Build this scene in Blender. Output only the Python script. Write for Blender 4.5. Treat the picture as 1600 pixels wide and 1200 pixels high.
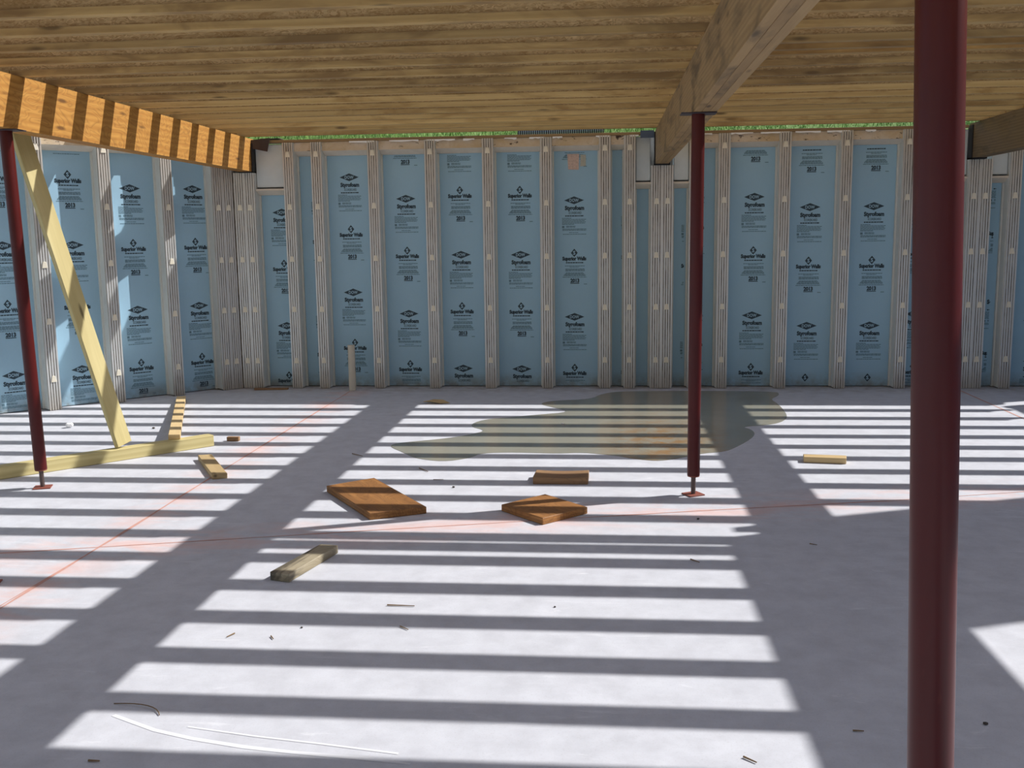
import bpy, bmesh, math, random
from mathutils import Vector, Matrix
random.seed(7)
for o in list(bpy.data.objects): bpy.data.objects.remove(o)
SC = bpy.context.scene; COL = SC.collection

# ------------------------------------------------------------------ camera, sky, sun, exposure
cam = bpy.data.cameras.new('camera'); co = bpy.data.objects.new('camera', cam); COL.objects.link(co)
F = 1573.15; PIT, YAW, ROL = .1466, -.0911, -.0132
cam.sensor_width = 36; cam.lens = F/1600*36; cam.clip_start = .05; cam.clip_end = 500
cy, sy, cp, sp = math.cos(YAW), math.sin(YAW), math.cos(PIT), math.sin(PIT)
fw = Vector((sy*cp, cy*cp, -sp)); rt = Vector((cy, -sy, 0)); up = rt.cross(fw)
r2 = rt*math.cos(ROL)+up*math.sin(ROL); u2 = -rt*math.sin(ROL)+up*math.cos(ROL)
M = Matrix.Identity(4)
for i in range(3):
    M[i][0] = r2[i]; M[i][1] = u2[i]; M[i][2] = -fw[i]
M[0][3], M[1][3], M[2][3] = 0, 0, 1.632
co.matrix_world = M
SC.camera = co

SUN = Vector((1.055, .40, 1.0)).normalized()
W = bpy.data.worlds.new('sky'); SC.world = W; W.use_nodes = True
wt = W.node_tree; bg = wt.nodes['Background']
sk = wt.nodes.new('ShaderNodeTexSky'); sk.sky_type = 'NISHITA'; sk.sun_disc = False
sk.sun_elevation = math.asin(SUN.z); sk.sun_rotation = math.atan2(SUN.x, SUN.y)
sk.air_density = 1.0; sk.dust_density = 1.5; sk.ozone_density = 1.0
wt.links.new(sk.outputs[0], bg.inputs['Color']); bg.inputs['Strength'].default_value = .135
sl = bpy.data.lights.new('sun', 'SUN'); so = bpy.data.objects.new('sun', sl); COL.objects.link(so)
sl.energy = 5.2; sl.angle = math.radians(.53); sl.color = (1.0, .975, .95)
so.rotation_euler = (-SUN).to_track_quat('-Z', 'Y').to_euler(); so.location = (8, 3, 9)
SC.view_settings.view_transform = 'Standard'; SC.view_settings.look = 'None'
SC.view_settings.exposure = 0.0; SC.view_settings.gamma = 1; SC.view_settings.use_curve_mapping = False

# ------------------------------------------------------------------ material helpers
class T:
    def __init__(s, name):
        s.m = bpy.data.materials.new(name); s.m.use_nodes = True; s.t = s.m.node_tree
        s.b = s.t.nodes['Principled BSDF']
    def n(s, typ, ins=None, **kw):
        nd = s.t.nodes.new('ShaderNode'+typ)
        for k, v in kw.items(): setattr(nd, k, v)
        for k, v in (ins or {}).items():
            sock = nd.inputs[k]
            if hasattr(v, 'links') or isinstance(v, bpy.types.NodeSocket): s.t.links.new(v, sock)
            else: sock.default_value = v
        return nd
    def co(s, scale=(1, 1, 1), rand=True, world=False):
        if world: src = s.n('NewGeometry').outputs['Position']
        else: src = s.n('TexCoord').outputs['Object']
        mp = s.n('Mapping', {'Vector': src, 'Scale': scale})
        if rand:
            oi = s.n('ObjectInfo')
            mu = s.n('Math', {0: oi.outputs['Random'], 1: 37.0}, operation='MULTIPLY')
            cb = s.n('CombineXYZ', {'X': mu.outputs[0], 'Y': mu.outputs[0], 'Z': mu.outputs[0]})
            s.t.links.new(cb.outputs[0], mp.inputs['Location'])
        return mp.outputs[0]
    def noise(s, vec, scale, detail=4, rough=.55, dist=0.):
        return s.n('TexNoise', {'Vector': vec, 'Scale': scale, 'Detail': detail, 'Roughness': rough, 'Distortion': dist}).outputs['Fac']
    def ramp(s, fac, stops):
        r = s.n('ValToRGB', {'Fac': fac}); e = r.color_ramp.elements
        while len(e) < len(stops): e.new(.5)
        for i, (p, c) in enumerate(stops):
            e[i].position = p; e[i].color = (c, c, c, 1) if isinstance(c, (int, float)) else (*c, 1)
        return r.outputs['Color']
    def mix(s, f, a, b, mode='MIX'):
        nd = s.t.nodes.new('ShaderNodeMix'); nd.data_type = 'RGBA'; nd.blend_type = mode
        for i, v in ((0, f), (6, a), (7, b)):
            if isinstance(v, bpy.types.NodeSocket): s.t.links.new(v, nd.inputs[i])
            elif i == 0: nd.inputs[0].default_value = v
            else: nd.inputs[i].default_value = (*v, 1)
        return nd.outputs[2]
    def math(s, op, a, b=0., clamp=False):
        nd = s.n('Math', operation=op); nd.use_clamp = clamp
        for i, v in ((0, a), (1, b)):
            if isinstance(v, bpy.types.NodeSocket): s.t.links.new(v, nd.inputs[i])
            else: nd.inputs[i].default_value = v
        return nd.outputs[0]
    def out(s, col=None, rough=.6, metal=0., bump=None, bs=.2, bd=.01, spec=None):
        for k, v in (('Base Color', col), ('Roughness', rough), ('Metallic', metal), ('Specular IOR Level', spec)):
            if v is None: continue
            if isinstance(v, bpy.types.NodeSocket): s.t.links.new(v, s.b.inputs[k])
            elif k == 'Base Color': s.b.inputs[k].default_value = (*v, 1)
            else: s.b.inputs[k].default_value = v
        if bump is not None:
            bp = s.n('Bump', {'Height': bump, 'Strength': bs, 'Distance': bd})
            s.t.links.new(bp.outputs[0], s.b.inputs['Normal'])
        return s.m

def wood(name, dark, light, stain=None, grain=1., rough=.65, knots=True, rings=9., figure=0., st=(.5, .68)):
    t = T(name); v = t.co((.55, 6, 6))
    nz = t.noise(v, 1.3*grain, 3, .5, .4)
    wv = t.n('TexWave', {'Vector': v, 'Scale': rings*.16, 'Distortion': 5., 'Detail': 3., 'Detail Scale': 1.2}, wave_type='BANDS', bands_direction='Z').outputs['Fac']
    fine = t.noise(t.co((2, 90, 90)), 1.5, 3, .6)
    f = t.math('ADD', t.math('MULTIPLY', wv, .45), t.math('MULTIPLY', nz, .55))
    c = t.mix(f, dark, light)
    c = t.mix(t.math('MULTIPLY', fine, .35), c, tuple(x*.55 for x in dark))
    if knots:
        vo = t.n('TexVoronoi', {'Vector': t.co((1.6, 7, 7)), 'Scale': 1.1}).outputs['Distance']
        c = t.mix(t.ramp(vo, [(.06, 1.), (.14, 0.)]), c, tuple(x*.35 for x in dark))
    if stain:
        sn = t.noise(t.co((.8, 3, 3)), 2.2, 4, .6, .5)
        c = t.mix(t.ramp(sn, [(st[0], 0.), (st[1], .8)]), c, stain)
    if figure:
        fn_ = t.noise(t.co((1.6, 4.5, 4.5)), 1.5, 2, .5, .4)
        fr = t.math('FRACT', t.math('MULTIPLY', fn_, 16.))
        c = t.mix(t.math('MULTIPLY', t.ramp(fr, [(.0, 1.), (.22, .15), (.6, 0.), (1., .5)]), figure), c, tuple(x*.5 for x in dark))
    rnd = t.n('ObjectInfo').outputs['Random']
    hs = t.n('HueSaturation', {'Color': c, 'Value': t.math('ADD', t.math('MULTIPLY', rnd, .3), .85)})
    return t.out(hs.outputs[0], rough, bump=fine, bs=.15, bd=.002)

def flat(name, col, rough=.6, metal=0., var=.15, sc=8., bs=.1):
    t = T(name); v = t.co()
    nz = t.noise(v, sc, 4, .6)
    c = t.mix(nz, tuple(x*(1-var) for x in col), tuple(min(1, x*(1+var)) for x in col))
    return t.out(c, rough, metal, bump=nz, bs=bs, bd=.003)

MAT = {}
# concrete slab: pale with faint mottling, red chalk dust along the snapped lines, white scuffs
t = T('slab_concrete'); v = t.co((1, 1, 1), rand=False)
big = t.noise(v, .9, 5, .6, .3); mid = t.noise(v, 7, 5, .65); fn = t.noise(v, 140, 2, .6)
c = t.mix(big, (.575, .59, .635), (.69, .70, .745))
c = t.mix(t.ramp(mid, [(.35, .0), (.75, .7)]), c, (.47, .475, .51))
c = t.mix(t.ramp(fn, [(.30, .28), (.42, 0.)]), c, (.38, .37, .36))
sc_ = t.noise(t.co((1.4, 7, 1), rand=False), 1.4, 6, .7, 1.3)
c = t.mix(t.ramp(sc_, [(.60, 0.), (.70, .45)]), c, (.82, .83, .86))
sp_ = t.n('SeparateXYZ', {'Vector': v})
la = t.math('ABSOLUTE', t.math('SUBTRACT', sp_.outputs['Y'], t.math('ADD', t.math('MULTIPLY', sp_.outputs['X'], .263), 5.72)))
lb = t.math('ABSOLUTE', t.math('ADD', sp_.outputs['X'], 2.70))
pn = t.ramp(t.noise(t.co((1.2, 3, 1), rand=False), 1.6, 5, .65, .6), [(.42, 0.), (.62, 1.)])
lm = t.math('MAXIMUM', t.ramp(la, [(.0, .6), (.38, 0.)]), t.ramp(lb, [(.0, .55), (.30, 0.)]))
c = t.mix(t.math('MULTIPLY', lm, pn), c, (.78, .45, .37))
# brownish grime close to the back wall foot
gr = t.ramp(t.math('SUBTRACT', sp_.outputs['Y'], 10.3), [(.0, 0.), (.4, .55)])
c = t.mix(t.math('MULTIPLY', gr, t.ramp(mid, [(.4, .2), (.65, 1.)])), c, (.33, .27, .20))
MAT['slab'] = t.out(c, .8, bump=mid, bs=.08, bd=.004, spec=.3)
# wet slab under standing water
t = T('puddle_water'); v = t.co((1, 1, 1), rand=False)
nz = t.noise(v, 1.3, 5, .6, .4)
c = t.mix(nz, (.26, .25, .20), (.385, .37, .29))
ds = t.n('VectorMath', {0: t.n('Mapping', {'Vector': v, 'Location': (-.46*1.5, -7.85*.62, 0), 'Scale': (1.5, .62, 1)}).outputs[0]}, operation='LENGTH').outputs['Value']
rs = t.math('MULTIPLY', t.ramp(ds, [(.0, 1.), (.95, 0.)]), t.ramp(t.noise(v, 4.5, 5, .7), [(.38, 0.), (.6, 1.)]))
c = t.mix(rs, c, (.34, .165, .035))
MAT['puddle'] = t.out(c, .13, spec=.55, bump=t.noise(v, 5, 2), bs=.02, bd=.002)
# foam board
t = T('blue_foam_board'); v = t.co()
nz = t.noise(v, 3, 4, .6); f2 = t.noise(v, 60, 3, .6)
c = t.mix(nz, (.35, .575, .74), (.40, .635, .81)); c = t.mix(t.math('MULTIPLY', f2, .25), c, (.29, .49, .64))
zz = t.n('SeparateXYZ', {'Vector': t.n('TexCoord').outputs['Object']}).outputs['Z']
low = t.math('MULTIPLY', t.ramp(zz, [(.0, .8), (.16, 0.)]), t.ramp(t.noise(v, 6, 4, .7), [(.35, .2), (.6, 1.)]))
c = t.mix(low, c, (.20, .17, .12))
MAT['foam'] = t.out(c, .55, bump=f2, bs=.04)
MAT['foam_edge'] = flat('pale_foam_wrap', (.70, .72, .69), .7, var=.1)
MAT['white_foam'] = flat('white_foam_block', (.66, .73, .75), .7, var=.12, sc=6)
t = T('dirty_bond_beam'); v = t.co()
nz = t.noise(v, 4, 5, .7, .6); n2 = t.noise(t.co((1, 1, 2.2)), 9, 5, .7)
c = t.mix(t.ramp(nz, [(.35, 0.), (.65, 1.)]), (.72, .62, .50), (.60, .46, .28))
c = t.mix(t.ramp(n2, [(.60, 0.), (.66, 1.)]), c, (.08, .055, .04))
MAT['bond'] = t.out(c, .8, bump=n2, bs=.3)
MAT['ledge'] = flat('beige_ledge_concrete', (.74, .66, .55), .8, var=.12, sc=14)
t = T('galvanised_facing'); v = t.co((8, 1, .7))
nz = t.noise(v, 2, 4, .65); 
zz = t.n('SeparateXYZ', {'Vector': t.n('TexCoord').outputs['Object']}).outputs['Z']
up_ = t.math('MULTIPLY', t.math('DIVIDE', zz, 2.6), 1., True)
c = t.mix(nz, (.60, .62, .62), (.80, .82, .82))
c = t.mix(t.ramp(up_, [(.5, 0.), (.95, .45)]), c, (.56, .47, .36))
c = t.mix(t.ramp(up_, [(.0, .6), (.10, 0.)]), c, (.34, .27, .19))
MAT['galv'] = t.out(c, .42, .35, bump=nz, bs=.05)
t = T('facing_groove'); v = t.co((14, 1, 2.2))
nz = t.noise(v, 2.2, 5, .7)
c = t.mix(t.ramp(nz, [(.42, 0.), (.62, 1.)]), (.42, .40, .36), (.13, .115, .09))
MAT['groove'] = t.out(c, .6, .2)
MAT['clip'] = flat('pale_clip', (.85, .80, .66), .5, var=.06)
MAT['ink'] = flat('print_ink', (.03, .06, .085), .6, var=.05)
MAT['ink_soft'] = flat('fine_print_ink', (.13, .24, .31), .6, var=.05)
MAT['ink_gap'] = flat('print_gap', (.40, .62, .78), .6, var=.03)
MAT['concrete'] = flat('grey_wall_concrete', (.40, .39, .37), .85)
MAT['white'] = flat('white_seal_foam_lit', (.93, .93, .92), .5, var=.05)  # on the sill seal this near-white stands in for light from outside
MAT['sill'] = wood('sill_plate_wood', (.26, .17, .08), (.42, .28, .13), rings=6)
MAT['flange'] = wood('joist_flange_wood', (.58, .375, .125), (.78, .55, .22), stain=(.36, .20, .055), rings=7)
MAT['flange_dirty'] = wood('weathered_joist_flange_wood', (.44, .275, .09), (.64, .44, .17), stain=(.22, .125, .04), rings=7, st=(.42, .62))
t = T('osb_web'); v = t.co((1, 1, 2.4))
vo = t.n('TexVoronoi', {'Vector': t.n('VectorMath', {0: v, 1: t.n('TexNoise', {'Vector': v, 'Scale': 6}).outputs['Color']}, operation='ADD').outputs[0], 'Scale': 26})
c = t.mix(t.n('SeparateColor', {'Color': vo.outputs['Color']}).outputs[0], (.42, .25, .085), (.74, .52, .24))
c = t.mix(t.ramp(t.noise(t.co(), 2.2, 4, .6), [(.45, 0.), (.7, .7)]), c, (.34, .19, .05))
MAT['osb'] = t.out(c, .7, bump=vo.outputs['Distance'], bs=.1)
MAT['lvl_orange'] = wood('plywood_beam_face', (.42, .17, .022), (.68, .36, .075), rings=7, grain=2.2, figure=.6)
MAT['lvl_brown'] = wood('weathered_beam', (.35, .215, .09), (.55, .365, .165), stain=(.13, .09, .045), rings=12, grain=1.3)
MAT['lvl_dark'] = wood('dark_right_beam', (.17, .11, .05), (.30, .20, .09), stain=(.10, .07, .035), rings=12)
MAT['yellow_lumber'] = wood('treated_yellow_lumber', (.50, .41, .17), (.72, .63, .32), rings=7)
MAT['tan_lumber'] = wood('tan_lumber', (.55, .38, .17), (.76, .57, .30), rings=7)
MAT['orange_lumber'] = wood('orange_lumber', (.25, .105, .027), (.54, .25, .07), rings=14, knots=False, figure=.55)
MAT['brown_lumber'] = wood('brown_lumber', (.26, .14, .065), (.42, .25, .12), rings=14, knots=False, figure=.4)
MAT['grey_lumber'] = wood('weathered_grey_lumber', (.28, .23, .14), (.50, .43, .30), stain=(.04, .034, .025), rings=6, figure=.4, st=(.48, .58))
t = T('red_oxide_paint'); v = t.co()
nz = t.noise(v, 5, 4, .6); f2 = t.noise(t.co((6, 6, 1)), 9, 3, .6)
c = t.mix(nz, (.065, .004, .003), (.10, .006, .005)); c = t.mix(t.ramp(f2, [(.66, 0.), (.75, .2)]), c, (.20, .05, .035))
MAT['red'] = t.out(c, .38, spec=.4)
MAT['red_plate'] = flat('scuffed_red_plate', (.26, .075, .05), .6)
MAT['steel'] = flat('threaded_steel', (.16, .12, .11), .45, .7)
MAT['black'] = flat('black_membrane', (.018, .017, .018), .6)
MAT['purple'] = flat('dark_hanger_sheet', (.05, .038, .045), .5)
MAT['tape'] = flat('blue_tape', (.08, .12, .20), .5)
MAT['pvc'] = flat('dirty_white_pipe', (.66, .62, .52), .5)
MAT['paper'] = flat('faded_pink_sticker', (.66, .50, .43), .7, var=.4, sc=60)
MAT['paper2'] = flat('faded_white_sticker', (.50, .50, .43), .7, var=.2, sc=60)
MAT['chalk'] = flat('red_chalk', (.60, .33, .27), .9, var=.25, sc=30)
MAT['plaster'] = flat('pale_scrape', (.76, .77, .80), .8, var=.06)
MAT['twig'] = flat('dry_twig', (.22, .14, .07), .8, var=.3, sc=40)
MAT['pebble'] = flat('dark_pebble', (.07, .055, .045), .8, var=.3, sc=40)
t = T('grass_ground'); v = t.co(rand=False)
c = t.mix(t.noise(v, 9, 5, .7), (.055, .11, .015), (.20, .33, .06)); MAT['grass'] = t.out(c, .8)
MAT['blade'] = flat('grass_blade', (.17, .32, .05), .6, var=.4, sc=3)
MAT['ply_sheath'] = wood('sheathing', (.40, .25, .10), (.58, .40, .2))

# ------------------------------------------------------------------ mesh helpers
class MB:
    def __init__(s): s.v = []; s.f = []; s.mi = []
    def box(s, x0, x1, y0, y1, z0, z1, m=0):
        b = len(s.v)
        s.v += [(x0,y0,z0),(x1,y0,z0),(x1,y1,z0),(x0,y1,z0),(x0,y0,z1),(x1,y0,z1),(x1,y1,z1),(x0,y1,z1)]
        for q in ((0,3,2,1),(4,5,6,7),(0,1,5,4),(1,2,6,5),(2,3,7,6),(3,0,4,7)):
            s.f.append([b+i for i in q]); s.mi.append(m)
        return s
    def prism(s, poly, z0, z1, m=0):           # poly xy counter-clockwise
        b = len(s.v); n = len(poly)
        s.v += [(x, y, z0) for x, y in poly]+[(x, y, z1) for x, y in poly]
        s.f.append([b+i for i in reversed(range(n))]); s.f.append([b+n+i for i in range(n)]); s.mi += [m, m]
        for i in range(n):
            j = (i+1) % n; s.f.append([b+i, b+j, b+n+j, b+n+i]); s.mi.append(m)
        return s
    def front(s, poly, y0, y1, m=0):           # poly in (x,z), clockwise irrelevant; thickness along y
        b = len(s.v); n = len(poly)
        s.v += [(x, y0, z) for x, z in poly]+[(x, y1, z) for x, z in poly]
        s.f.append([b+i for i in range(n)]); s.f.append([b+n+i for i in reversed(range(n))]); s.mi += [m, m]
        for i in range(n):
            j = (i+1) % n; s.f.append([b+j, b+i, b+n+i, b+n+j]); s.mi.append(m)
        return s
    def tube(s, p0, p1, r0, r1=None, n=16, m=0):
        r1 = r0 if r1 is None else r1
        p0, p1 = Vector(p0), Vector(p1); d = (p1-p0).normalized()
        a = d.orthogonal().normalized(); c = d.cross(a); b = len(s.v)
        for p, r in ((p0, r0), (p1, r1)):
            for i in range(n):
                t_ = 2*math.pi*i/n; s.v.append(tuple(p+a*r*math.cos(t_)+c*r*math.sin(t_)))
        for i in range(n):
            j = (i+1) % n; s.f.append([b+i, b+j, b+n+j, b+n+i]); s.mi.append(m)
        s.f.append([b+i for i in reversed(range(n))]); s.f.append([b+n+i for i in range(n)]); s.mi += [m, m]
        return s
    def mesh(s, name, mats, smooth=False, bevel=0.):
        me = bpy.data.meshes.new(name); me.from_pydata(s.v, [], s.f)
        for m in mats: me.materials.append(MAT[m])
        me.polygons.foreach_set('material_index', s.mi)
        bm = bmesh.new(); bm.from_mesh(me)
        bmesh.ops.recalc_face_normals(bm, faces=bm.faces)
        if bevel: bmesh.ops.bevel(bm, geom=list(bm.edges), offset=bevel, segments=1, affect='EDGES')
        bm.to_mesh(me); bm.free()
        if smooth:
            me.polygons.foreach_set('use_smooth', [True]*len(me.polygons)); 
            me.set_sharp_from_angle(angle=math.radians(40))
        return me

def ob(name, me, parent=None, loc=(0, 0, 0), rot=(0, 0, 0)):
    o = bpy.data.objects.new(name, me); COL.objects.link(o); o.location = loc; o.rotation_euler = rot
    if parent: o.parent = parent
    return o
def tag(o, label=None, cat=None, group=None, kind=None):
    if label: o['label'] = label
    if cat: o['category'] = cat
    if group: o['group'] = group
    if kind: o['kind'] = kind
    return o
def empty(name, loc=(0, 0, 0), rz=0.): return ob(name, None, None, loc, (0, 0, rz))

# ------------------------------------------------------------------ printed blocks on the foam boards
def text_polys(txt, w, h, bold=.0):
    cu = bpy.data.curves.new('lettering', 'FONT'); cu.body = txt; cu.align_x = 'CENTER'; cu.align_y = 'CENTER'
    cu.size = 1; cu.offset = bold; cu.resolution_u = 2
    o = bpy.data.objects.new('lettering', cu); COL.objects.link(o)
    me = o.to_mesh(); vs = [v.co.copy() for v in me.vertices]; fs = [list(p.vertices) for p in me.polygons]
    o.to_mesh_clear(); bpy.data.objects.remove(o); bpy.data.curves.remove(cu)
    x0, x1 = min(v.x for v in vs), max(v.x for v in vs); y0, y1 = min(v.y for v in vs), max(v.y for v in vs)
    return [((v.x-(x0+x1)/2)*w/(x1-x0), (v.y-(y0+y1)/2)*h/(y1-y0)) for v in vs], fs
TXT = {'dow': text_polys('DOW', .098, .034, .02), 'sty': text_polys('Styrofoam', .205, .06, .06),
       'brand': text_polys('SCOREBOARD', .135, .026, .012), 'sup': text_polys('Superior Walls', .255, .055, .07),
       'yr': text_polys('2013', .095, .046, .06), 's': text_polys('S', .026, .042, .03)}
def words(x0, x1, z, h, m, rnd):
    out = []; x = x0
    while x < x1-.004:
        w = min(rnd.uniform(.012, .034), x1-x); out.append(('bar', x, x+w, z-h/2, z+h/2, m)); x += w+.0035
    return out
def block(kind):
    rnd = random.Random(3); E = []
    if kind == 'D':
        E.append(('dia', .105, .041, 0, 0)); E.append(('txt', 'dow', 0, 0, 2, .0016))
        E.append(('txt', 'sty', .004, -.086, 0, 0)); E.append(('txt', 'brand', .01, -.131, 0, 0))
        E += words(-.095, .105, -.163, .011, 0, rnd)
        for z, x1 in ((-.187, -.03), (-.2, .125), (-.213, .118), (-.226, .122), (-.239, .115), (-.251, .0)):
            E += words(-.128, x1, z, .007, 1, rnd)
        E.append(('bar', -.128, -.104, -.289, -.267, 1))
        for z in (-.27, -.281): E += words(-.085, .012, z, .007, 1, rnd)
        for z in (-.301, -.313): E += words(-.125, .128, z, .008, 1, rnd)
        E += words(-.055, .045, -.337, .006, 1, rnd); E += words(-.12, .13, -.355, .007, 1, rnd)
    else:
        E.append(('dia', .036, .044, 0, 0)); E.append(('txt', 's', 0, 0, 2, .0016))
        E.append(('txt', 'sup', .0, -.066, 0, 0))
        E += words(-.09, .095, -.104, .011, 0, rnd)
        E += words(-.1, .11, -.139, .007, 1, rnd); E += words(-.05, .05, -.151, .006, 1, rnd)
        for z in (-.171, -.181, -.191): E += words(-.095, .11, z, .007, 1, rnd)
        for z, a in ((-.212, .095), (-.222, .105), (-.232, .115), (-.242, .12), (-.258, .13)): E += words(-a+.005, a, z, .007, 1, rnd)
        E.append(('txt', 'yr', .005, -.294, 0, 0)); E.append(('bar', -.043, .052, -.328, -.32, 0)); E.append(('bar', .1, .135, -.336, -.329, 1))
    return E
BL = {'D': block('D'), 'S': block('S')}
_pc = {}
def print_mesh(kind, lo, hi, xl=-9, xr=9):     # keep only what fits between lo and hi (relative heights) and xl, xr
    key = (kind, round(max(lo, -.4), 2), round(min(hi, .06), 2), round(xl, 2), round(xr, 2))
    if key in _pc: return _pc[key]
    b = MB(); y = -.0012
    for e in BL[kind]:
        if e[0] == 'bar':
            a, c = max(e[1], xl), min(e[2], xr)
            if e[3] < lo or e[4] > hi or c-a < .002: continue
            k = len(b.v); b.v += [(a, y, e[3]), (c, y, e[3]), (c, y, e[4]), (a, y, e[4])]; b.f.append([k, k+1, k+2, k+3]); b.mi.append(e[5])
        elif e[0] == 'dia':
            if -e[2] < lo or e[2] > hi or e[1] > xr+.03 or -e[1] < xl-.03: continue
            k = len(b.v); b.v += [(-e[1], y, 0), (0, y, -e[2]), (e[1], y, 0), (0, y, e[2])]; b.f.append([k, k+1, k+2, k+3]); b.mi.append(0)
        else:
            vs, fs = TXT[e[1]]; h = max(v[1] for v in vs)
            if e[3]-h < lo or e[3]+h > hi: continue
            k = len(b.v); keep = []
            for f in fs:
                cx = sum(vs[i][0] for i in f)/len(f)+e[2]
                if xl <= cx <= xr: keep.append(f)
            b.v += [(x+e[2], y-e[5], z+e[3]) for x, z in vs]
            for f in keep: b.f.append([k+i for i in f]); b.mi.append(e[4])
    if not b.f: _pc[key] = None; return None
    me = bpy.data.meshes.new('print'); me.from_pydata(b.v, [], b.f)
    for m in ('ink', 'ink_soft', 'ink_gap'): me.materials.append(MAT[m])
    me.polygons.foreach_set('material_index', b.mi); _pc[key] = me
    return me

# ------------------------------------------------------------------ wall builder
HT = 2.635; REC = .16
CLIPZ = (2.513, 1.963, 1.410, .869, .309)
clip_me = MB().front([(-.026, -.03), (.026, -.03), (.014, .03), (-.014, .03)], -.009, 0).mesh('clip', ['clip'], bevel=.002)
_sm = {}
def stud_meshes(top, w=.105):
    key = (top, w)
    if key in _sm: return _sm[key]
    core = MB().box(-w/2-.008, w/2+.008, .012, .24, .012, top).mesh('core', ['foam_edge'])
    fac = MB().box(-w/2, w/2, 0, .0118, .004, top, 0)
    n = 4
    for i in range(n+1):
        x = -w/2+.004+(w-.008)*i/n
        fac.box(x-.0075, x+.0075, -.005, 0, .004, top, 1)
    if top > 2.5:                                    # fluted flare where the facing meets the bond beam
        for i in range(5):
            x = -w/2+.006+(w-.012)*i/4; fac.box(x-.005, x+.005, -.013, -.005, top-.10, top-.004, 1)
    _sm[key] = (core, fac.mesh('facing', ['groove', 'galv']))
    return _sm[key]
def build_wall(name, loc, rz, s0, s1, studs, panels, pockets=(), prints=(), label=None, full=True):
    """studs: (s, top); panels: (s0, s1, top); pockets: (s0, s1) where the beam ends; prints: (panel index, s, zD, xl, xr)"""
    w = empty(name, loc, rz); tag(w, label, kind='structure')
    ob('concrete_shell', MB().box(s0, s1, .26, .36, 0, 2.08).box(s0, s1, .30, .36, 2.0801, HT).mesh('concrete_shell', ['concrete']), w)
    for s, top in studs:
        cm, fm = stud_meshes(top); st = ob('stud', cm, w, (s, 0, 0)); ob('facing', fm, st)
        if full:
            for z in CLIPZ:
                if z < top-.05: ob('clip', clip_me, st, (0, -.004, z))
    pan = []
    for a, b, top in panels:
        p = ob('foam_panel', MB().box(a, b, REC, REC+.06, .008, top).mesh('foam_panel', ['foam']), w); pan.append((p, a, b, top))
        lip = MB()                                   # slim pale lining where the board meets the studs and the top
        lip.box(a, a+.016, REC-.03, REC-.0005, .008, top); lip.box(b-.016, b, REC-.03, REC-.0005, .008, top)
        ob('lining', lip.mesh('lining', ['foam_edge']), w)
        # bond beam between the studs with a sloping underside
        h = HT if top > 2.3 else 2.16
        zb = top
        bm_ = MB(); k = 0
        bm_.v += [(a, .03, zb+.045), (a, .03, h), (a, REC+.06, h), (a, REC+.06, zb), (a, REC-.02, zb),
                  (b, .03, zb+.045), (b, .03, h), (b, REC+.06, h), (b, REC+.06, zb), (b, REC-.02, zb)]
        for q, m in (((0, 1, 2, 3, 4), 0), ((9, 8, 7, 6, 5), 0), ((0, 5, 6, 1), 0), ((1, 6, 7, 2), 0), ((2, 7, 8, 3), 0), ((3, 8, 9, 4), 0), ((4, 9, 5, 0), 1)):
            bm_.f.append(list(q)); bm_.mi.append(m)
        ob('bond_beam' if h == HT else 'pocket_ledge', bm_.mesh('bond_beam', ['bond' if h == HT else 'ledge', 'ledge']), w)
        if h != HT:
            ob('foam_block', MB().box(a+.004, b-.004, .055, .25, 2.175, HT-.01).mesh('foam_block', ['white_foam'], bevel=.006), w)
    for pi, s, zD, xl, xr in prints:
        p, a, b, top = pan[pi]
        for k in range(-2, 3):
            for kd, z in (('D', zD+1.2345*k), ('S', zD+1.2345*k-.5515)):
                if z > top+.36 or z < 0: continue
                me = print_mesh(kd, .03-z, top-.01-z, xl, xr)
                if me: ob('print', me, p, (s, REC, z))
    return w

X0 = -3.031; sp_ = .61
FULL = 2.50; LOW = 2.095
bs_ = [(-3.885, 2.33), (-3.772, 2.33), (-3.336, HT), (-3.031, HT)] + [(X0+sp_*i, HT) for i in range(1, 6)] + \
      [(.276, HT), (.553, 2.325), (.6645, 2.325), (.945, HT), (1.239, HT), (1.849, HT), (2.459, HT), (3.069, HT), (3.45, HT),
       (3.718, 2.325), (3.831, 2.325), (4.117, HT), (4.72, HT), (5.33, HT), (5.94, HT)]
e = .0605
def between(i, top): return (bs_[i][0]+e, bs_[i+1][0]-e, top)
bp = [between(1, LOW), between(2, FULL)] + [between(i, FULL) for i in range(3, 8)] + [between(8, FULL), between(9, LOW), between(11, LOW), between(12, FULL)] + \
     [between(i, FULL) for i in range(13, 16)] + [between(16, FULL), between(17, LOW), between(19, LOW), between(20, FULL), between(21, FULL), between(22, FULL), (6.0, 6.44, FULL)]
bprints = [(0, -3.48, 1.91, -9, 9), (1, -3.02, 2.2, -.2, -.06), (2, -2.72, 2.272, -9, 9), (3, -2.109, 2.035, -9, 9), (4, -1.523, 1.432, -9, 9),
           (5, -.88, 1.425, -9, 9), (6, -.305, 1.99, -9, 9), (7, .32, 2.0, -.13, -.10), (8, .22, 1.75, .12, .18), (9, .95, 1.9, -.128, -.10), (10, .93, 2.3, .09, .2),
           (11, 1.57, 1.995, -9, 9), (12, 2.14, 1.881, -9, 9), (13, 2.785, 1.881, -9, 9), (14, 3.25, 2.0, -9, .1), (16, 4.06, 2.2, -.2, -.07),
           (17, 4.46, 1.5, -9, 9), (18, 5.02, 1.2, -9, 9), (19, 5.63, 1.9, -9, 9)]
WB = build_wall('wall_back', (0, 10.68, 0), 0, -4.06, 6.75, bs_, bp, prints=bprints, label='far basement wall of blue foam boards between grey ribbed metal studs')
TH = math.radians(46.5)
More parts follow.
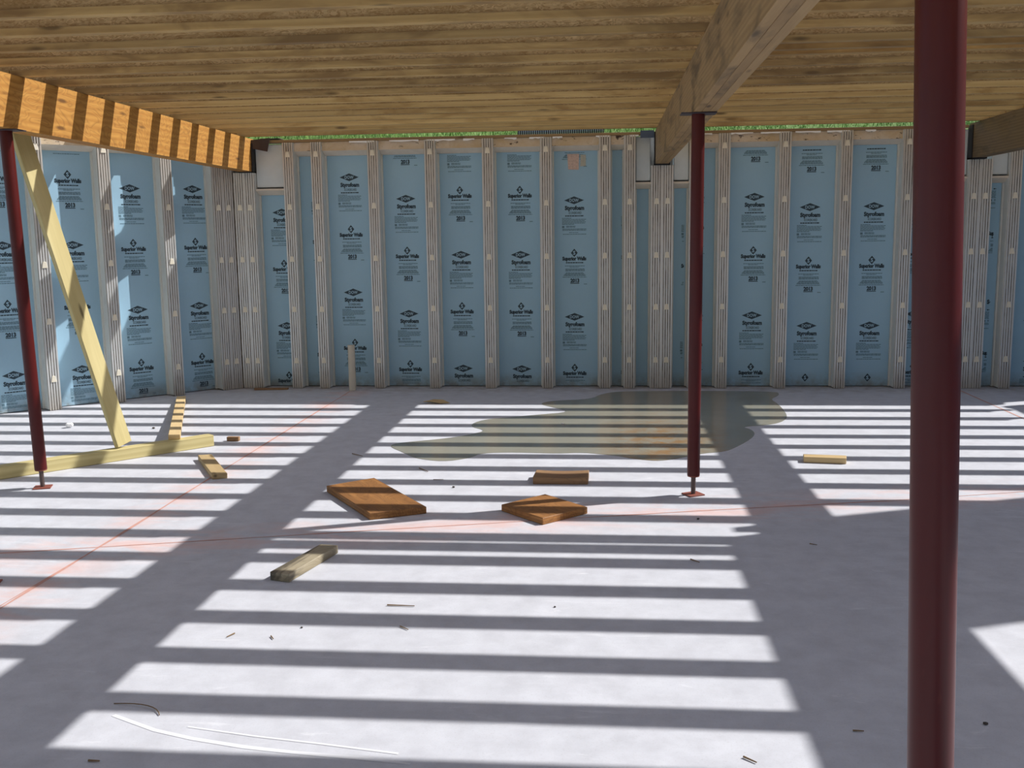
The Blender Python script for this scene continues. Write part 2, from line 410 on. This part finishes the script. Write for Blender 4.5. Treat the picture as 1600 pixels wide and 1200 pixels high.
ls_ = [(-.0585, HT), (-.172, HT), (-.72, HT), (-1.345, HT), (-1.972, HT), (-2.585, HT), (-3.2, HT), (-3.81, HT)]
lp = [(ls_[i+1][0]+e, ls_[i][0]-e, FULL) for i in range(1, 7)]
lprints = [(0, -.378, 2.16, -9, 9), (1, -1.045, 2.155, -9, 9), (2, -1.645, 1.593, -9, 9), (3, -2.285, 1.597, -9, 9), (4, -2.9, 2.1, -9, 9), (5, -3.5, 1.9, -9, 9)]
WL = build_wall('wall_left', (-3.96, 10.68, 0), TH, -3.92, .0, ls_, lp, prints=lprints, label='angled left basement wall of blue foam boards, patched with sunlight')
# the walls that close the cellar beside and behind the camera
xl_, yl_ = -3.96-3.87*math.cos(TH), 10.68-3.87*math.sin(TH)
def plain(name, loc, rz, length, label):
    n = int(length/.61); st = [(.3+.61*i, HT) for i in range(n)]
    pn = [(st[i][0]+e, st[i+1][0]-e, FULL) for i in range(n-1)]
    return build_wall(name, loc, rz, 0, length, st, pn, label=label, full=False)
ob('corner_filler', MB().box(-4.10, -3.945, .012, .27, .002, HT-.002).mesh('corner_filler', ['groove']), WB)
plain('wall_left', (xl_-.05, -4.5, 0), math.pi/2, yl_+4.45, 'straight left basement wall beyond the angled corner')
plain('wall_right', (6.48, 10.9, 0), -math.pi/2, 15.4, 'right basement wall behind the right beam')
plain('wall_front', (6.75, -4.5, 0), math.pi, 6.75-xl_+.3, 'basement wall behind the camera')

# slab
fl = ob('floor', MB().box(-7.3, 7.0, -4.9, 11.05, -.12, 0).mesh('floor', ['slab'])); tag(fl, 'pale concrete slab floor', kind='structure')

# sill plate on the back wall, with seal foam squeezed out below it, whitened to imitate outside light
def sill(x0, x1, lab, y0=0., w=None):
    o = ob('sill_plate', MB().box(-(x1-x0)/2, (x1-x0)/2, -.005, .135, 0, .029).mesh('sill_plate', ['sill'], bevel=.002), None, ((x0+x1)/2, 10.69, HT+.0015))
    tag(o, lab, 'lumber', 'sill plates along the top of the back wall')
    rnd = random.Random(int(x0*10)); x = x0+.05
    L = (x0+x1)/2
    while x < x1-.1:
        wd = rnd.uniform(.06, .34)
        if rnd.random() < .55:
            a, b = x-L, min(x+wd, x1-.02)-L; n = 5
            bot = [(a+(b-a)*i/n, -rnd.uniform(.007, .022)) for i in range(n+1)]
            ob('sill_seal_light', MB().front(bot+[(b, .0005), (a, .0005)], -.014, -.0055).mesh('sill_seal_light', ['white']), o)
        x += wd+rnd.uniform(.02, .2)
    return o
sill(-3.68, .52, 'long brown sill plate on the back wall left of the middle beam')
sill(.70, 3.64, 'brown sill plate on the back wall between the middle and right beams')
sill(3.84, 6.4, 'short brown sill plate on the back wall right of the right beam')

# ------------------------------------------------------------------ beams
BZ0, BZ1 = 2.34, 2.681
def beam(x0, x1, y0, y1, mat, lab, wrap=True):
    L = y1-y0; b = empty('floor_beam', ((x0+x1)/2, y1, BZ0)); tag(b, lab, 'beam', 'main beams under the joists'); b.rotation_euler.z = -math.pi/2
    # local x runs from the back wall towards the camera
    w = (x1-x0)/2; n = 3
    for i in range(n):
        a = -w+2*w*i/n
        ob('ply', MB().box(0, L, a+.0006, a+2*w/n-.0006, 0, BZ1-BZ0).mesh('ply', [mat], bevel=.0015), b)
    if wrap:
        m = MB(); t_ = .012
        m.box(-.01, .115, -w-t_, -w-.0008, -t_, BZ1-BZ0-.02); m.box(-.01, .115, w+.0008, w+t_, -t_, BZ1-BZ0-.05); m.box(-.01, .115, -w-t_, w+t_, -t_, -.0008)
        ob('end_wrap', m.mesh('end_wrap', ['black']), b)
    return b
BM = beam(.535, .672, -4.3, 10.75, 'lvl_brown', 'weathered brown wooden beam over the middle and near red columns')
BL_ = beam(-3.86, -3.722, -4.3, 10.75, 'lvl_orange', 'orange plywood faced beam striped by sunlight on the left')
BR = beam(3.67, 3.80, -4.3, 10.75, 'lvl_dark', 'dark brown wooden beam ending in the back wall at far right')
# double member beside the stair opening, right of the right beam
d2 = ob('stair_trimmer', MB().box(0, 9.2, -.10, .10, 0, .30).mesh('stair_trimmer', ['lvl_dark'], bevel=.002), None, (3.905, 5.4, 2.36), (0, 0, -math.pi/2))
tag(d2, 'dark wooden trimmer along the stair opening beside the right beam', 'beam')

# ------------------------------------------------------------------ I-joists
def ordn(n): return f"{n}{'th' if 10 <= n % 100 <= 20 else {1:'st',2:'nd',3:'rd'}.get(n % 10,'th')}"
FL_H, FL_W, JD = .038, .0635, .241
_jm = {}
def joist(x0, x1, y, lab, grp):
    fm_ = 'flange' if y > 7.7 else 'flange_dirty'
    L = (round(x1-x0, 2), fm_)
    if L not in _jm:
        key_, L = L, L[0]
        _jm[key_] = (MB().box(-L/2, L/2, -FL_W/2, FL_W/2, 0, FL_H).mesh('bottom_flange', [fm_], bevel=.002),
                  MB().box(-L/2, L/2, -.0055, .0055, FL_H+.0003, JD-FL_H-.0003).mesh('web', ['osb']),
                  MB().box(-L/2, L/2, -FL_W/2, FL_W/2, JD-FL_H, JD).mesh('top_flange', [fm_], bevel=.002))
        L = key_
    j = empty('i_joist', ((x0+x1)/2, y, BZ1+.002)); tag(j, lab, 'joist', grp)
    for nm, me in zip(('bottom_flange', 'web', 'top_flange'), _jm[L]): ob(nm, me, j)
J0 = 10.475; NJ = 31
for k in range(NJ):
    y = J0-.4064*k
    joist(-3.79, .61, y-.015, f'wooden I-joist between the left and middle beams, {ordn(k+1)} from the back wall', 'joists left of the middle beam')
    joist(.615, 3.735, y, f'wooden I-joist between the middle and right beams, {ordn(k+1)} from the back wall', 'joists right of the middle beam')
    if y > 6.8: joist(3.745, 6.55, y, f'wooden I-joist right of the right beam, {ordn(k+1)} from the back wall', 'joists right of the right beam')
    # cantilevered ends over the left walls
    xe = -3.96-(10.68-y)/math.tan(TH)-.06 if y > yl_ else xl_-.15
    if xe < -3.95: joist(max(xe, xl_-.15), -3.793, y-.015, f'wooden I-joist outside the left beam, {ordn(k+1)} from the back wall', 'joists outside the left beam')
joist(.85, 3.735, J0-.4064*10-.178, 'extra wooden I-joist doubled beside the 11th joist right of the middle beam', 'joists right of the middle beam')
rb = ob('rim_board', MB().box(0, 10.8, -.016, .016, 0, .241).mesh('rim_board', ['osb'], bevel=.001), None, (3.757, 6.52, BZ1+.002), (0, 0, -math.pi/2))
tag(rb, 'rim board standing on the right beam along the stair opening', 'board')
hd = ob('stair_header', MB().box(0, 2.72, -.0445, .0445, 0, .24).mesh('stair_header', ['lvl_brown'], bevel=.002), None, (3.80, 6.66, BZ1+.002))
tag(hd, 'doubled header closing the stair opening right of the right beam', 'board')
# framed wall section standing upstairs beyond the right edge of the picture; it shades the slab at right
sw = empty('stud_wall', (6.5, 6.35, BZ1+.002)); tag(sw, 'short framed wall section standing above the right basement wall', 'wall frame')
ob('sheathing', MB().box(.05, .062, -.0, 1.72, 0, 2.36).mesh('sheathing', ['ply_sheath']), sw)
sw.location.y = 6.02
for i in range(5): ob('upright', MB().box(-.04, .049, .0+.42*i, .038+.42*i, .0385, 2.16).mesh('upright', ['tan_lumber']), sw)
ob('bottom_rail', MB().box(-.04, .049, 0, 1.72, 0, .038).mesh('bottom_rail', ['tan_lumber']), sw)
ob('top_rail', MB().box(-.04, .049, 0, 1.72, 2.1605, 2.2).mesh('top_rail', ['tan_lumber']), sw)

# ------------------------------------------------------------------ steel columns
def column(x, y, lab, dx=0., rz=0., zt=BZ0-.001):
    c = empty('steel_column', (x, y, 0)); tag(c, lab, 'column', 'red adjustable steel columns')
    ob('base_plate', MB().prism([(-.055, -.05), (.055, -.05), (.055, .05), (-.055, .05)], .0008, .008).mesh('base_plate', ['red_plate'], bevel=.001), c, (0, 0, 0), (0, 0, rz))
    sc = MB().tube((0, 0, .0082), (dx*.06, 0, .138), .0135, n=14)
    for i in range(10):
        z = .02+i*.011; sc.tube((dx*z/2.3, 0, z), (dx*z/2.3, 0, z+.005), .0155, n=14)
    ob('screw', sc.mesh('screw', ['steel'], smooth=True), c)
    p = MB().tube((dx*.055, 0, .128), (dx, 0, zt-.008), .0395, n=40)
    ob('pipe', p.mesh('pipe', ['red'], smooth=True), c)
    ob('collar', MB().tube((dx*.054, 0, .120), (dx*.0545, 0, .1278), .0375, n=40).mesh('collar', ['red_plate'], smooth=True), c)
    ob('top_plate', MB().box(dx-.105, dx+.105, -.06, .06, zt-.0078, zt-.0005).mesh('top_plate', ['purple'], bevel=.001), c)
    return c
column(.566, 6.25, 'dark red steel column under the middle beam, standing beside the puddle', 0, .5)
column(-3.739, 6.266, 'dark red steel column under the left striped beam', -.05, .35)
column(.612, 1.76, 'large near dark red steel column at the right of the picture', -.078)
column(-2.952, 4.41, 'red steel column just beyond the left edge of the picture, foot barely showing', -.02, .3, zt=BZ1)

# ------------------------------------------------------------------ lumber
def plank(name, quad, z0, th, mat, lab, cat='wood block', grp=None, bev=.003, tilt=None, cup=0.):
    """quad: four floor-plan corners; the long axis becomes local x"""
    q = [Vector((*p, 0)) for p in quad]; c = sum(q, Vector())/4
    ex = ((q[1]+q[2])-(q[0]+q[3])) ; ey = ((q[2]+q[3])-(q[0]+q[1]))
    if ey.length > ex.length: ex = ey
    ang = math.atan2(ex.y, ex.x); R = Matrix.Rotation(-ang, 3, 'Z')
    loc = [R@(p-c) for p in q]
    area = sum(loc[i].x*loc[(i+1)%4].y-loc[(i+1)%4].x*loc[i].y for i in range(4))
    if area < 0: loc.reverse()
    m = MB().prism([(p.x, p.y) for p in loc], 0, th)
    me = m.mesh(name, [mat], bevel=bev)
    if cup:
        bm = bmesh.new(); bm.from_mesh(me)
        bmesh.ops.subdivide_edges(bm, edges=[e_ for e_ in bm.edges if abs((e_.verts[0].co-e_.verts[1].co).x) > .1], cuts=6)
        mx = max(abs(v.co.x) for v in bm.verts)
        for v in bm.verts:
            if v.co.z > th*.5: v.co.z -= cup*(1-(v.co.x/mx)**2)
        bm.to_mesh(me); bm.free()
    o = ob(name, me, None, (c.x, c.y, z0), (0, 0, ang)); tag(o, lab, cat, grp)
    return o
plank('board_offcut', [(-1.785, 6.225), (-1.521, 6.451), (-1.045, 5.745), (-1.354, 5.59)], .001, .042, 'orange_lumber', 'largest flat orange board offcut, crossed by two shadow stripes', 'wood block')
plank('board_offcut', [(-.606, 5.820), (-.357, 6.077), (-.090, 5.785), (-.341, 5.536)], .001, .04, 'orange_lumber', 'squarish orange-brown board offcut lying corner forward, middle of the floor', 'wood block')
plank('cupped_offcut', [(-.452, 6.69), (-.094, 6.69), (-.098, 6.485), (-.462, 6.480)], .001, .05, 'brown_lumber', 'short brown cupped board offcut behind the squarish one', 'wood block', cup=.008)
plank('lumber_offcut', [(-1.60, 4.545), (-1.478, 4.992), (-1.378, 4.975), (-1.495, 4.515)], .001, .042, 'grey_lumber', 'weathered grey stained lumber offcut nearest the camera', 'wood block', bev=.003)
plank('lumber_offcut', [(1.44, 7.275), (1.735, 7.235), (1.713, 7.14), (1.425, 7.18)], .001, .042, 'tan_lumber', 'thin split tan lumber offcut right of the middle column', 'wood block')
plank('lumber_offcut', [(-3.02, 7.135), (-2.924, 7.166), (-2.578, 6.57), (-2.672, 6.53)], .001, .036, 'tan_lumber', 'tan lumber offcut lying on the chalk line, left foreground', 'wood block')
plank('lumber_offcut', [(-3.055, 7.85), (-2.955, 7.85), (-2.955, 7.81), (-3.055, 7.81)], .001, .035, 'brown_lumber', 'tiny brown wood block right of the long yellow timber', 'wood block')
# long square timber on the slab, the inclined brace standing on it and a board resting on it
dx, dy = -4.164+3.087, 6.464-7.628; Ln = math.hypot(dx, dy); ux, uy = dx/Ln, dy/Ln; nx, ny = uy, -ux   # n points away from camera? set below
if ny < 0: nx, ny = -nx, -ny
a0 = (-3.087, 7.628); a1 = (-3.087+ux*3.0, 7.628+uy*3.0)
plank('square_timber', [a0, a1, (a1[0]+nx*.09, a1[1]+ny*.09), (a0[0]+nx*.09, a0[1]+ny*.09)], .001, .089, 'yellow_lumber', 'long yellow treated timber lying on the slab behind the left column', 'timber', bev=.004)
def stick(name, p0, p1, w, th, wdir, mat, lab, cat='timber', grp=None):
    p0, p1 = Vector(p0), Vector(p1); L = (p1-p0).length; ex = (p1-p0).normalized()
    ey = Vector(wdir); ey = (ey-ex*ey.dot(ex)).normalized(); ez = ex.cross(ey)
    me = MB().box(0, L, -w/2, w/2, -th/2, th/2).mesh(name, [mat], bevel=min(w, th)*.06)
    o = ob(name, me); R = Matrix((ex, ey, ez)).transposed().to_4x4(); R.translation = p0; o.matrix_world = R
    return tag(o, lab, cat, grp)
stick('diagonal_brace', (-3.602, 7.152, .112), (-4.02, 6.80, 2.40), .138, .038, (.35, .93, 0), 'yellow_lumber', 'yellow lumber brace leaning from the floor timber up to the left beam')
stick('loose_board', (-4.32, 9.88, .022), (-3.325, 7.43, .112), .089, .036, (1, .40, 0), 'tan_lumber', 'tan board striped by shadows, near end resting on the yellow timber')
# white pipe stub against the back wall
ps = empty('pipe_stub', (-2.69, 10.545, 0)); tag(ps, 'dirty white pipe stub standing upright against the back wall', 'pipe')
b = MB(); n = 28
def ring(r, z): return [(r*math.cos(2*math.pi*i/n), r*math.sin(2*math.pi*i/n), z) for i in range(n)]
b.v = ring(.038, .001)+ring(.038, .49)+ring(.033, .49)+ring(.033, .001)
for k in range(3):
    for i in range(n): j = (i+1) % n; b.f.append([k*n+i, k*n+j, (k+1)*n+j, (k+1)*n+i]); b.mi.append(0)
ob('tube', b.mesh('tube', ['pvc'], smooth=True), ps)
ob('stopper', MB().tube((0, 0, .43), (0, 0, .455), .0325, n=28).mesh('stopper', ['black']), ps)

# ------------------------------------------------------------------ small things at the wall head
fp = ob('membrane_flap', MB().front([(-.14, .012), (.085, .03), (.055, -.112), (-.12, -.075)], 0, .004).mesh('membrane_flap', ['purple']), None, (-3.60, 10.655, 2.655), (math.radians(-4), 0, 0))
tag(fp, 'dark membrane flap hanging at the end of the left beam', 'membrane')
ft = ob('membrane_fold', MB().box(-.10, .12, -.03, .10, 0, .006).mesh('membrane_fold', ['purple'], bevel=.002), None, (-3.53, 10.70, 2.676)); tag(ft, 'dark membrane strip folded over the sill beside the left beam', 'membrane')
tp = ob('blue_tape_strip', MB().box(-.07, .07, -.002, 0, -.03, .045).box(-.07, .07, 0, .08, .0425, .045).mesh('blue_tape_strip', ['tape']), None, (.452, 10.66, 2.632)); tag(tp, 'dark blue tape folded over the wall top left of the middle beam', 'tape')
st = empty('sticker', (-.30, 10.68+REC-.003, 2.38)); tag(st, 'faded pink and white paper sticker on a blue foam board', 'sticker')
ob('pink_paper', MB().front([(-.065, -.07), (.045, -.075), (.05, .09), (-.075, .09)], -.001, 0).mesh('pink_paper', ['paper']), st)
ob('white_paper', MB().front([(.06, -.04), (.12, -.035), (.12, .08), (.065, .08)], -.001, 0).mesh('white_paper', ['paper2']), st)
lf = ob('foil_scrap', None) if False else None
m = MB(); pts = [(-.13, 0), (-.05, -.055), (.05, -.05), (.14, .02), (.06, .06), (-.03, .05)]
m.v = [(x, y, .012+.02*math.sin(i*1.7)) for i, (x, y) in enumerate(pts)]+[(0, 0, .004)]
for i in range(6): m.f.append([i, (i+1) % 6, 6]); m.mi.append(0)
m.v += [(x, y, z+.004) for x, y, z in m.v]
for i in range(6): m.f.append([7+(i+1) % 6, 7+i, 13]); m.mi.append(0); m.f.append([(i+1) % 6, i, 7+i, 7+(i+1) % 6]); m.mi.append(0)
o = ob('bark_scrap', m.mesh('bark_scrap', ['tan_lumber']), None, (-1.64, 9.70, .002)); tag(o, 'curled tan scrap lying near the back wall left of the puddle', 'debris')
o = plank('corner_strip', [(-3.80, 10.60), (-3.42, 10.62), (-3.42, 10.56), (-3.78, 10.53)], .001, .018, 'brown_lumber', 'brown wood strip on the slab in the far left corner', 'debris')
o = ob('paper_crumple', None); bpy.data.objects.remove(o)
bm = bmesh.new(); bmesh.ops.create_icosphere(bm, subdivisions=2, radius=.03); rr = random.Random(4)
for v in bm.verts: v.co *= rr.uniform(.75, 1.25); v.co.z *= .7
me = bpy.data.meshes.new('paper_crumple'); bm.to_mesh(me); bm.free(); me.materials.append(MAT['white'])
o = ob('paper_crumple', me, None, (-4.70, 8.37, .024)); tag(o, 'small white crumple on the slab in front of the left wall', 'debris')

# ------------------------------------------------------------------ outside
G0 = 2.45
def gz(x, y):
    if y > 10.9: return 2.385+.33*(y-11.2)*(1 if y > 11.2 else .3)+.03*math.sin(x*1.7+y)
    return 2.44
gm = MB(); NX, NY = 60, 24
ys = [11.04+.16*i for i in range(14)]+[13.5, 14, 15, 16, 18, 21, 25, 30]
xs = [-30+1.0*i for i in range(61)]
for y in ys:
    for x in xs: gm.v.append((x, y, gz(x, y) if y < 22 else gz(x, 22)))
for j in range(len(ys)-1):
    for i in range(len(xs)-1):
        k = j*len(xs)+i; gm.f.append([k, k+1, k+1+len(xs), k+len(xs)]); gm.mi.append(0)
o = ob('grass_bank', gm.mesh('grass_bank', ['grass'])); tag(o, 'green grass bank seen through the slot above the back wall', 'grass bank')
rd = random.Random(11); bl = MB()
for i in range(16000):
    x = rd.uniform(-5, 6.2); y = rd.uniform(11.5, 13.6); z = gz(x, y); h = rd.uniform(.03, .09); a = rd.uniform(0, 6.28); w_ = .006
    k = len(bl.v); bl.v += [(x-w_*math.cos(a), y-w_*math.sin(a), z), (x+w_*math.cos(a), y+w_*math.sin(a), z), (x+rd.uniform(-.03, .03), y+rd.uniform(-.03, .03), z+h)]
    bl.f.append([k, k+1, k+2]); bl.mi.append(0)
me = bpy.data.meshes.new('grass_blades'); me.from_pydata(bl.v, [], bl.f); me.materials.append(MAT['blade'])
o = ob('grass_blades', me); tag(o, 'short grass blades growing on the bank behind the back wall', 'grass', kind='stuff')
for nm, x0, x1, y0, y1, lab in (('outside_ground', -30, xl_-.45, -30, 11.04, 'grass left'), ('outside_ground', 6.9, 30, -30, 11.04, 'grass right'), ('outside_ground', xl_-.45, 6.9, -30, -4.95, 'grass front')):
    o = ob(nm, MB().box(x0, x1, y0, y1, 2.2, 2.44).mesh(nm, ['grass'])); tag(o, kind='structure')
# corrugated drain pipe on the bank
cpz = 2.862; dp = MB(); n = 14; L = 0; x = -1.02; R1, R2 = .052, .040; prof = []
while x < .0:
    prof += [(x, R2), (x+.004, R1), (x+.014, R1), (x+.018, R2)]; x += .026
for px, pr in prof:
    for i in range(n):
        t_ = 2*math.pi*i/n; dp.v.append((px, pr*math.cos(t_), pr*math.sin(t_)+.02*math.sin(px*2)))
for k in range(len(prof)-1):
    for i in range(n): j = (i+1) % n; dp.f.append([k*n+i, k*n+j, (k+1)*n+j, (k+1)*n+i]); dp.mi.append(0 if k % 4 in (0, 1, 2) else 1)
o = ob('drain_pipe', dp.mesh('drain_pipe', ['purple', 'white']), None, (0, 12.35, cpz)); tag(o, 'black corrugated drain pipe lying on the grass above the back wall', 'pipe')

# ------------------------------------------------------------------ marks and litter on the slab
def ribbon(name, pts, w, z, mat, lab, cat):
    m = MB(); P = [Vector((*p, 0)) for p in pts]; Q = []
    for a, b_ in zip(P[:-1], P[1:]):
        k_ = max(1, int((b_-a).length/.15)); Q += [a.lerp(b_, i/k_) for i in range(k_)]
    Q.append(P[-1]); rnd = random.Random(5)
    for i, p in enumerate(Q):
        d = (Q[min(i+1, len(Q)-1)]-Q[max(i-1, 0)]).normalized(); nn = Vector((-d.y, d.x, 0)); ww = w*rnd.uniform(.5, 1.25)/2
        m.v += [tuple(p+nn*ww), tuple(p-nn*ww)]
    for z_ in (0,):
        m.v = [(x, y, z) for x, y, _ in m.v]
    for i in range(len(Q)-1): m.f.append([2*i, 2*i+1, 2*i+3, 2*i+2]); m.mi.append(0)
    me = bpy.data.meshes.new(name); me.from_pydata(m.v, [], m.f); me.materials.append(MAT[mat])
    o = ob(name, me); return tag(o, lab, cat)
ribbon('chalk_line', [(-4.4, 4.56), (-3.181, 4.885), (-1.237, 5.405), (.532, 5.865), (1.837, 6.175), (3.4, 6.63)], .013, .0012, 'chalk', 'thin red chalk line crossing the slab from left to right', 'chalk line')
ribbon('chalk_line', [(-2.703, 3.2), (-2.70, 10.45)], .016, .0014, 'chalk', 'red chalk line running back to the white pipe stub', 'chalk line')
ribbon('chalk_line', [(-2.735, 3.2), (-2.72, 4.2), (-2.69, 5.3), (-2.703, 6.2)], .010, .0013, 'chalk', 'second faint red chalk line beside the one to the pipe', 'chalk line')
ribbon('chalk_line', [(3.64, 10.55), (3.62, 4.0)], .018, .0014, 'chalk', 'dark red chalk line under the right beam', 'chalk line')
ribbon('scrape_mark', [(-1.694, 3.155), (-1.502, 3.06), (-1.352, 3.012), (-1.162, 2.97), (-.984, 2.945), (-.772, 2.925), (-.60, 2.90)], .018, .0010, 'plaster', 'pale curved scrape mark at the bottom left of the slab', 'mark')
ribbon('scrape_mark', [(-1.40, 3.09), (-1.143, 3.04), (-.918, 3.006), (-.65, 2.96)], .010, .0011, 'plaster', 'fainter pale scrape mark just behind the long one', 'mark')
pud = [(0.227,10.5),(1.783,10.5),(1.785,10.257),(1.638,9.976),(1.674,9.71),(1.653,9.055),(1.559,8.772),(1.421,8.621),(1.166,8.529),(1.236,8.417),(1.24,8.198),(1.142,7.938),(1.004,7.669),(0.91,7.528),(0.727,7.455),(0.585,7.32),(0.414,7.188),(0.251,7.246),(0.085,7.37),(-0.155,7.474),(-0.322,7.424),(-0.664,7.46),(-0.92,7.429),(-0.98,7.25),(-1.17,7.117),(-1.401,7.237),(-1.522,7.435),(-1.675,7.642),(-1.655,7.765),(-1.514,7.845),(-1.259,7.98),(-1.096,8.143),(-0.977,8.312),(-1.167,8.509),(-1.086,8.816),(-0.822,8.948),(-0.598,9.083),(-0.297,9.223),(-0.463,9.465),(-0.636,9.684),(-0.483,9.877),(-0.122,9.959),(-0.008,10.329)]
def chaikin(p, n=2):
    for _ in range(n):
        q = []
        for i in range(len(p)):
            a, b_ = p[i], p[(i+1) % len(p)]
            q += [(a[0]*.75+b_[0]*.25, a[1]*.75+b_[1]*.25), (a[0]*.25+b_[0]*.75, a[1]*.25+b_[1]*.75)]
        p = q
    return p
pp = chaikin(pud); pp.reverse() if sum(pp[i][0]*pp[(i+1)%len(pp)][1]-pp[(i+1)%len(pp)][0]*pp[i][1] for i in range(len(pp))) < 0 else None
o = ob('puddle', MB().prism(pp, .0003, .0022).mesh('puddle', ['puddle'])); tag(o, 'shallow rusty puddle of water spreading from the back wall', 'puddle')

def twig(name, p0, p1, r, lab, mat='twig', mid=None):
    m = MB(); a = Vector((*p0, r+.0015)); c = Vector((*p1, r+.0015))
    if mid:
        b_ = Vector((*mid, r+.012)); 
        P_ = [a*(1-t_)**2+b_*2*t_*(1-t_)+c*t_*t_ for t_ in [i/8 for i in range(9)]]
        for i in range(8): m.tube(P_[i], P_[i+1], r, r*.95, 6)
    else: m.tube(a, c, r, r*.6, 6)
    ctr = (a+c)/2; m.v = [(x-ctr.x, y-ctr.y, z) for x, y, z in m.v]
    o = ob(name, m.mesh(name, [mat]), None, (ctr.x, ctr.y, 0)); return tag(o, lab, 'debris')
twig('wood_splinter', (-.961, 4.24), (-.836, 4.235), .0035, 'straight brown splinter lying in front of the board offcuts')
twig('dry_stem', (-1.732, 3.235), (-1.531, 3.16), .002, 'long curved dry stem at lower left above the scrape marks', mid=(-1.565, 3.235))
twig('wood_splinter', (-1.622, 2.845), (-1.585, 2.845), .004, 'dark splinter at the bottom left edge of the picture')
twig('wood_splinter', (-1.369, 3.865), (-1.349, 3.835), .003, 'small splinter near the left shadow band, rightmost of a pair')
twig('wood_splinter', (-1.531, 3.885), (-1.55, 3.845), .003, 'small pale splinter near the left shadow band, leftmost of a pair')
twig('wood_splinter', (.44, 4.95), (.48, 4.905), .004, 'brown splinter on the shadow stripe right of the floor centre')
twig('wood_splinter', (-1.144, 6.57), (-1.075, 6.575), .003, 'thin splinter lying between the large offcut and the puddle')
twig('wood_splinter', (.439, 3.005), (.475, 2.972), .0035, 'pale splinter at the bottom of the picture left of the near column')
twig('wood_splinter', (.82, 3.20), (.855, 3.198), .003, 'dark splinter in the shade just left of the near column')
twig('wood_splinter', (-.854, 4.0), (-.812, 3.965), .003, 'tan splinter on the shadow stripe below the straight splinter')
twig('wood_splinter', (1.085, 5.245), (1.12, 5.225), .003, 'short splinter in the shade right of the sunlit stripes')
twig('wood_splinter', (-1.90, 7.36), (-1.80, 7.28), .004, 'dark splinter on the stripes behind the largest offcut')
twig('wood_splinter', (-1.30, 6.90), (-1.22, 6.80), .004, 'dark splinter just in front of the left end of the puddle')
def pebble(x, y, r, lab, mat='pebble'):
    bm = bmesh.new(); bmesh.ops.create_icosphere(bm, subdivisions=1, radius=r); g = random.Random(int(x*100))
    for v in bm.verts: v.co *= g.uniform(.75, 1.2); v.co.z *= .6
    me = bpy.data.meshes.new('pebble'); bm.to_mesh(me); bm.free(); me.materials.append(MAT[mat])
    o = ob('pebble', me, None, (x, y, r*.6)); tag(o, lab, 'debris')
pebble(-.212, 4.264, .006, 'dark pebble on the sunlit stripe in the middle foreground')
pebble(1.268, 3.275, .009, 'dark crumb on the shaded slab right of the near column')
pebble(.545, 5.687, .009, 'dark pebble in front of the middle column')
pebble(-.975, 6.37, .010, 'dark pebble between the large offcut and the cupped one')
pebble(-1.269, 3.965, .006, 'dark pebble near the lower left stripes')
pebble(-3.912, 8.333, .014, 'dark pebble left of the striped tan board')
pebble(-.35, 8.6, .014, 'light pebble lying in the puddle', 'white')
